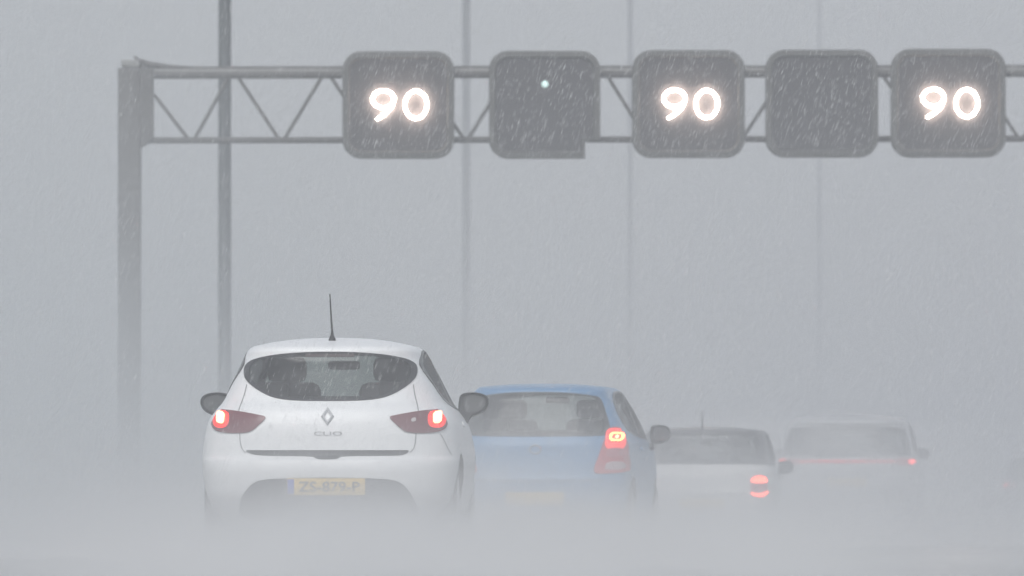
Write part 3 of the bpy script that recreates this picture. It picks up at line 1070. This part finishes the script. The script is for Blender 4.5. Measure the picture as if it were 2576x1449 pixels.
def sheet(x_of, ys, dz, nx=1):
    bm = bmesh.new()
    rows = []
    for y in ys:
        xa, xb = x_of(y)
        rows.append([bm.verts.new((xa + (xb - xa) * i / nx, y, ground_z(y) + dz)) for i in range(nx + 1)])
    for a, b in zip(rows[:-1], rows[1:]):
        for i in range(nx):
            bm.faces.new((a[i], a[i + 1], b[i + 1], b[i]))
    return bm


YS = [-30, -10, 0, 4] + list(range(8, 46, 2)) + list(range(50, 420, 10)) + [500, 700, 1000, 1600]


def road_x(y):              # centre line of the lane the queue stands in
    return -1.2 + (y - 82) * .045 + max(0, y - 120) ** 2 * .00004


def wet(name, col, rough, bump, scale):
    m = principled(name, col, rough, noise=.3, nscale=scale)
    nt = m.node_tree
    b = nt.nodes['Principled BSDF']
    tc = nt.nodes.new('ShaderNodeTexCoord')
    n = nt.nodes.new('ShaderNodeTexNoise')
    n.inputs['Scale'].default_value = scale * 20
    bp = nt.nodes.new('ShaderNodeBump')
    bp.inputs['Strength'].default_value = bump
    bp.inputs['Distance'].default_value = .01
    nt.links.new(tc.outputs['Object'], n.inputs['Vector'])
    nt.links.new(n.outputs['Fac'], bp.inputs['Height'])
    nt.links.new(bp.outputs['Normal'], b.inputs['Normal'])
    return m


M_ASPHALT = wet('wet_asphalt', (.05, .05, .052), .24, .3, .6)
M_GRASS = wet('verge_grass', (.06, .085, .04), .8, .8, .4)
M_PAINT = principled('road_paint', (.7, .7, .68), .4, noise=.15, nscale=5)
structure('ground', sheet(lambda y: (-600, 600), YS, -.06), M_GRASS)
structure('road', sheet(lambda y: (road_x(y) - 3.2, road_x(y) + 16), [y for y in YS if y <= 700], 0, 4), M_ASPHALT)
for nm, off in (('edge_line', -1.95), ('edge_line', 12.4)):
    structure(nm, sheet(lambda y: (road_x(y) + off, road_x(y) + off + .15), [y for y in YS if y <= 700], .004), M_PAINT)
bm = bmesh.new()
for off in (1.75, 5.25, 8.85):
    y = 10.0
    while y < 400:
        v = [bm.verts.new((road_x(yy) + off + dx, yy, ground_z(yy) + .004)) for yy, dx in ((y, 0), (y, .15), (y + 3, .15), (y + 3, 0))]
        bm.faces.new(v)
        y += 12
structure('lane_markings', bm, M_PAINT)


# ================================================================== air: rain haze and tyre spray
def volume_box(name, lo, hi, parent=None):
    bm = bmesh.new()
    c = [(a + b) / 2 for a, b in zip(lo, hi)]
    add_box(bm, *c, *[b - a for a, b in zip(lo, hi)])
    me = bpy.data.meshes.new(name)
    bm.to_mesh(me)
    bm.free()
    o = bpy.data.objects.new(name, me)
    link(o)
    o['kind'] = 'stuff'
    return o


AIR = (.80, .812, .852)          # rain haze
BRIGHT_SPRAY = (.99, .995, 1.0)         # whiter than the haze, for the added brightening bank


def vol_material(name, col=(.99, .995, 1.0)):
    m = bpy.data.materials.new(name)
    m.use_nodes = True
    nt = m.node_tree
    nt.nodes.remove(nt.nodes['Principled BSDF'])
    v = nt.nodes.new('ShaderNodeVolumePrincipled')
    v.inputs['Color'].default_value = (*col, 1)
    v.inputs['Anisotropy'].default_value = 0.0
    nt.links.new(v.outputs['Volume'], nt.nodes['Material Output'].inputs['Volume'])
    return m, nt, v


HAZE = 0.0023
m, nt, v = vol_material('haze_air', AIR)
v.inputs['Density'].default_value = HAZE
m.cycles.homogeneous_volume = True
haze = volume_box('haze', (-90, -12, -2.4), (110, 620, 30))
haze.data.materials.append(m)


def mathn(nt, op, a, b=None, clamp=False):
    n = nt.nodes.new('ShaderNodeMath')
    n.operation = op
    n.use_clamp = clamp
    for i, x in enumerate((a, b)):
        if x is None:
            continue
        if isinstance(x, (int, float)):
            n.inputs[i].default_value = x
        else:
            nt.links.new(x, n.inputs[i])
    return n.outputs[0]


# spray hanging over the whole carriageway, thinning with height
m, nt, v = vol_material('road_spray_air', (.86, .885, .915))
tc = nt.nodes.new('ShaderNodeTexCoord')
sp = nt.nodes.new('ShaderNodeSeparateXYZ')
nt.links.new(tc.outputs['Object'], sp.inputs[0])
ez = mathn(nt, 'EXPONENT', mathn(nt, 'MULTIPLY', sp.outputs['Z'], -1 / 1.6))
nz = nt.nodes.new('ShaderNodeTexNoise')
nz.inputs['Scale'].default_value = .22
nz.inputs['Detail'].default_value = 2
mp = nt.nodes.new('ShaderNodeVectorMath')
mp.operation = 'MULTIPLY'
mp.inputs[1].default_value = (1, .25, 1.3)
nt.links.new(tc.outputs['Object'], mp.inputs[0])
nt.links.new(mp.outputs[0], nz.inputs['Vector'])
lump = nt.nodes.new('ShaderNodeMapRange')
lump.inputs['From Min'].default_value = .3
lump.inputs['From Max'].default_value = .7
lump.inputs['To Min'].default_value = .55
lump.inputs['To Max'].default_value = 1.45
nt.links.new(nz.outputs['Fac'], lump.inputs['Value'])
grow = nt.nodes.new('ShaderNodeMapRange')
grow.inputs['From Min'].default_value = 70
grow.inputs['From Max'].default_value = 100
grow.inputs['To Min'].default_value = .4
grow.inputs['To Max'].default_value = 1
nt.links.new(sp.outputs['Y'], grow.inputs['Value'])
d = mathn(nt, 'MULTIPLY', mathn(nt, 'MULTIPLY', ez, lump.outputs[0]), grow.outputs[0])
side = nt.nodes.new('ShaderNodeMapRange')          # the wind carries it to the left of the traffic
side.inputs['From Min'].default_value = -1.8
side.inputs['From Max'].default_value = -5.0
side.inputs['To Min'].default_value = 1
side.inputs['To Max'].default_value = 8.0
nt.links.new(sp.outputs['X'], side.inputs['Value'])
far = nt.nodes.new('ShaderNodeMapRange')
far.inputs['From Min'].default_value = 112
far.inputs['From Max'].default_value = 190
far.inputs['To Min'].default_value = 1
far.inputs['To Max'].default_value = 2.6
nt.links.new(sp.outputs['Y'], far.inputs['Value'])
d = mathn(nt, 'MULTIPLY', d, mathn(nt, 'MAXIMUM', side.outputs[0], far.outputs[0]))
nt.links.new(mathn(nt, 'MULTIPLY', d, .0090), v.inputs['Density'])
m.cycles.volume_step_rate = 0.35 if hasattr(m.cycles, 'volume_step_rate') else 1
spray = volume_box('road_spray', (-45, 40, -.02), (60, 420, 11.0))
spray.data.materials.append(m)


# heavier rain farther off
m, nt, v = vol_material('rain_air', AIR)
v.inputs['Density'].default_value = .0030
m.cycles.homogeneous_volume = True
rain = volume_box('rain_curtain', (-88, 197, -2.2), (108, 610, 28))
rain.data.materials.append(m)


# tall bank of spray over the carriageway beyond the gantry, added to brighten the middle of the background
m, nt, v = vol_material('brightening_spray_air', BRIGHT_SPRAY)
tc = nt.nodes.new('ShaderNodeTexCoord')
sp = nt.nodes.new('ShaderNodeSeparateXYZ')
nt.links.new(tc.outputs['Object'], sp.inputs[0])
X, Y, Z = sp.outputs
ez = mathn(nt, 'EXPONENT', mathn(nt, 'MULTIPLY', mathn(nt, 'MAXIMUM', Z, 0.0), -1 / 3.6))
ex = mathn(nt, 'EXPONENT', mathn(nt, 'MULTIPLY', mathn(nt, 'POWER', mathn(nt, 'ABSOLUTE', mathn(nt, 'MULTIPLY', mathn(nt, 'ADD', X, 1.0), 1 / 6.5)), 2.0), -1.0))
ramp = nt.nodes.new('ShaderNodeMapRange')
ramp.inputs['From Min'].default_value = 196
ramp.inputs['From Max'].default_value = 225
nt.links.new(Y, ramp.inputs['Value'])
nz = nt.nodes.new('ShaderNodeTexNoise')
nz.inputs['Scale'].default_value = .12
nz.inputs['Detail'].default_value = 2
nt.links.new(tc.outputs['Object'], nz.inputs['Vector'])
lump = nt.nodes.new('ShaderNodeMapRange')
lump.inputs['From Min'].default_value = .3
lump.inputs['From Max'].default_value = .7
lump.inputs['To Min'].default_value = .4
lump.inputs['To Max'].default_value = 1.6
nt.links.new(nz.outputs['Fac'], lump.inputs['Value'])
d = mathn(nt, 'MULTIPLY', mathn(nt, 'MULTIPLY', ez, ex), mathn(nt, 'MULTIPLY', lump.outputs[0], ramp.outputs[0]))
nt.links.new(mathn(nt, 'MULTIPLY', d, .045), v.inputs['Density'])
if hasattr(m.cycles, 'volume_step_rate'):
    m.cycles.volume_step_rate = 1.0
bank = volume_box('brightening_spray', (-24, 196, -.01), (22, 300, 16))
bank.data.materials.append(m)


# falling drops between the camera and the gantry
m = bpy.data.materials.new('rain_water')
m.use_nodes = True
nt = m.node_tree
b = nt.nodes['Principled BSDF']
b.inputs['Base Color'].default_value = (.8, .81, .82, 1)
b.inputs['Roughness'].default_value = .1
tr = nt.nodes.new('ShaderNodeBsdfTransparent')
mix = nt.nodes.new('ShaderNodeMixShader')
mix.inputs['Fac'].default_value = .7
nt.links.new(tr.outputs['BSDF'], mix.inputs[1])
nt.links.new(b.outputs['BSDF'], mix.inputs[2])
nt.links.new(mix.outputs['Shader'], nt.nodes['Material Output'].inputs['Surface'])
rng = np.random.default_rng(3)
N = 100000
Yd = rng.uniform(55, 130, N)
Xd = rng.uniform(-.062, .062, N) * Yd
Zd = rng.uniform(.1, 8.5, N)
L = rng.uniform(.018, .06, N)
rad = .0007 + .0010 * rng.random(N) ** 2.2
lean = R(19) + rng.normal(0, R(2.5), N)
ux, uz = np.sin(lean), np.cos(lean)
P = np.stack([Xd, Yd, Zd], 1)
V = np.zeros((N, 6, 3))
V[:, 0] = P + np.stack([ux * L / 2, 0 * L, uz * L / 2], 1)
V[:, 5] = P - np.stack([ux * L / 2, 0 * L, uz * L / 2], 1)
low = P - np.stack([ux * L * .22, 0 * L, uz * L * .22], 1)          # thickest near the leading end
for k in range(4):
    a = k * math.pi / 2
    V[:, 1 + k] = low + np.stack([uz * rad * math.cos(a), rad * math.sin(a), -ux * rad * math.cos(a)], 1)
F = np.array([[0, 1, 2], [0, 2, 3], [0, 3, 4], [0, 4, 1], [5, 2, 1], [5, 3, 2], [5, 4, 3], [5, 1, 4]])
Fs = (F[None] + (np.arange(N) * 6)[:, None, None]).reshape(-1, 3)
me = bpy.data.meshes.new('rain')
me.from_pydata(V.reshape(-1, 3).tolist(), [], Fs.tolist())
me.materials.append(m)
drops = bpy.data.objects.new('rain', me)
link(drops)
drops['kind'] = 'stuff'


# plume thrown up behind each car's wheels
def plume(car, amp, width, back=16.0, h0=.15):
    m, nt, v = vol_material('wheel_spray_air')
    tc = nt.nodes.new('ShaderNodeTexCoord')
    sp = nt.nodes.new('ShaderNodeSeparateXYZ')
    nt.links.new(tc.outputs['Object'], sp.inputs[0])
    X, Y, Z = sp.outputs
    dist = mathn(nt, 'MAXIMUM', mathn(nt, 'SUBTRACT', 1.0, Y), 0.0)          # metres behind the rear axle
    H = mathn(nt, 'ADD', mathn(nt, 'MULTIPLY', dist, .012), h0)
    ez = mathn(nt, 'EXPONENT', mathn(nt, 'MULTIPLY', mathn(nt, 'DIVIDE', mathn(nt, 'MAXIMUM', Z, 0.0), H), -1.0))
    wx = mathn(nt, 'ADD', mathn(nt, 'MULTIPLY', dist, .05), width)
    ex = mathn(nt, 'EXPONENT', mathn(nt, 'MULTIPLY', mathn(nt, 'POWER', mathn(nt, 'ABSOLUTE', mathn(nt, 'DIVIDE', X, wx)), 3.0), -1.0))
    ey = mathn(nt, 'EXPONENT', mathn(nt, 'MULTIPLY', dist, -1 / 6.0))
    front = nt.nodes.new('ShaderNodeMapRange')
    front.inputs['From Min'].default_value = 3.6
    front.inputs['From Max'].default_value = 0.4
    front.inputs['To Min'].default_value = .0
    front.inputs['To Max'].default_value = 1
    nt.links.new(Y, front.inputs['Value'])
    tail = nt.nodes.new('ShaderNodeMapRange')
    tail.inputs['From Min'].default_value = -back
    tail.inputs['From Max'].default_value = -back * .6
    nt.links.new(Y, tail.inputs['Value'])
    nz = nt.nodes.new('ShaderNodeTexNoise')
    nz.inputs['Scale'].default_value = 1.5
    nz.inputs['Detail'].default_value = 3
    mp = nt.nodes.new('ShaderNodeVectorMath')
    mp.operation = 'MULTIPLY'
    mp.inputs[1].default_value = (1, .2, 1.6)
    nt.links.new(tc.outputs['Object'], mp.inputs[0])
    nt.links.new(mp.outputs[0], nz.inputs['Vector'])
    lump = nt.nodes.new('ShaderNodeMapRange')
    lump.inputs['From Min'].default_value = .3
    lump.inputs['From Max'].default_value = .7
    lump.inputs['To Min'].default_value = .03
    lump.inputs['To Max'].default_value = 2.1
    nt.links.new(nz.outputs['Fac'], lump.inputs['Value'])
    d = mathn(nt, 'MULTIPLY', ez, ex)
    for q in (ey, front.outputs[0], tail.outputs[0], lump.outputs[0], amp):
        d = mathn(nt, 'MULTIPLY', d, q)
    nt.links.new(d, v.inputs['Density'])
    if hasattr(m.cycles, 'volume_step_rate'):
        m.cycles.volume_step_rate = 1.0
    o = volume_box('wheel_spray', (-2.6, -back, .003), (2.6, 3.6, 1.6))
    o.data.materials.append(m)
    o.location = car.location
    o.rotation_euler = car.rotation_euler
    return o


# low spray still hanging in the wake of the traffic that has passed nearer the camera
m, nt, v = vol_material('wake_spray_air')
tc = nt.nodes.new('ShaderNodeTexCoord')
sp = nt.nodes.new('ShaderNodeSeparateXYZ')
nt.links.new(tc.outputs['Object'], sp.inputs[0])
X, Y, Z = sp.outputs
ez = mathn(nt, 'EXPONENT', mathn(nt, 'MULTIPLY', mathn(nt, 'MAXIMUM', Z, 0.0), -1 / .12))
ex = mathn(nt, 'EXPONENT', mathn(nt, 'MULTIPLY', mathn(nt, 'POWER', mathn(nt, 'ABSOLUTE', mathn(nt, 'MULTIPLY', mathn(nt, 'ADD', X, .2), 1 / 1.25)), 2.0), -1.0))
ex = mathn(nt, 'ADD', mathn(nt, 'MULTIPLY', ex, .88), .12)
nz = nt.nodes.new('ShaderNodeTexNoise')
nz.inputs['Scale'].default_value = 1.5
nz.inputs['Detail'].default_value = 3
mp = nt.nodes.new('ShaderNodeVectorMath')
mp.operation = 'MULTIPLY'
mp.inputs[1].default_value = (1, .05, 2.2)
nt.links.new(tc.outputs['Object'], mp.inputs[0])
nt.links.new(mp.outputs[0], nz.inputs['Vector'])
lump = nt.nodes.new('ShaderNodeMapRange')
lump.inputs['From Min'].default_value = .3
lump.inputs['From Max'].default_value = .7
lump.inputs['To Min'].default_value = .02
lump.inputs['To Max'].default_value = 2.0
nt.links.new(nz.outputs['Fac'], lump.inputs['Value'])
ramp = nt.nodes.new('ShaderNodeMapRange')
ramp.inputs['From Min'].default_value = 14
ramp.inputs['From Max'].default_value = 26
nt.links.new(Y, ramp.inputs['Value'])
d = mathn(nt, 'MULTIPLY', mathn(nt, 'MULTIPLY', ez, ex), mathn(nt, 'MULTIPLY', lump.outputs[0], ramp.outputs[0]))
nt.links.new(mathn(nt, 'MULTIPLY', d, .17), v.inputs['Density'])
if hasattr(m.cycles, 'volume_step_rate'):
    m.cycles.volume_step_rate = .7
wake = volume_box('wake_spray', (-12, 14, -1.34), (14, 79, 1.0))
wake.data.materials.append(m)
plume(CARS[0], .75, 1.15)
plume(CARS[1], 1.1, 1.3, h0=.24)
plume(CARS[2], 1.0, 1.4, h0=.30)
plume(CARS[3], 1.2, 1.6, h0=.55)
plume(CARS[4], .8, 1.4, h0=.3)

# ================================================================== light
ELEV, AZ = R(42), R(195)          # high behind the camera, veiled by cloud
w = bpy.data.worlds.new('World')
sc.world = w
w.use_nodes = True
nt = w.node_tree
bg = nt.nodes['Background']
sky = nt.nodes.new('ShaderNodeTexSky')
sky.sky_type = 'NISHITA'
sky.sun_disc = False
sky.sun_elevation = ELEV
sky.sun_rotation = AZ
sky.air_density = 1.0
sky.dust_density = 1.0
hs = nt.nodes.new('ShaderNodeHueSaturation')       # overcast: the cloud takes most of the blue out
hs.inputs['Saturation'].default_value = .30
nt.links.new(sky.outputs['Color'], hs.inputs['Color'])
nt.links.new(hs.outputs['Color'], bg.inputs['Color'])
bg.inputs['Strength'].default_value = .10
sun_d = bpy.data.lights.new('sun', 'SUN')
sun_d.energy = 1.3
sun_d.angle = R(40)
sun_d.color = (1, .985, .96)
sun = bpy.data.objects.new('sun', sun_d)
link(sun)
dirv = Vector((math.sin(AZ) * math.cos(ELEV), math.cos(AZ) * math.cos(ELEV), math.sin(ELEV)))
sun.rotation_euler = dirv.to_track_quat('Z', 'Y').to_euler()
sun.location = (0, 60, 60)

sc.view_settings.view_transform = 'Standard'
sc.view_settings.look = 'None'
sc.view_settings.exposure = 0.63
sc.view_settings.gamma = 1.0
sc.render.engine = 'CYCLES'
cy = sc.cycles
cy.max_bounces = 6
cy.diffuse_bounces = 2
cy.glossy_bounces = 2
cy.transmission_bounces = 3
cy.transparent_max_bounces = 12
cy.volume_bounces = 2
cy.volume_max_steps = 256
cy.sample_clamp_indirect = 6.0
cy.use_denoising = True
cy.use_adaptive_sampling = True
cy.adaptive_threshold = .012
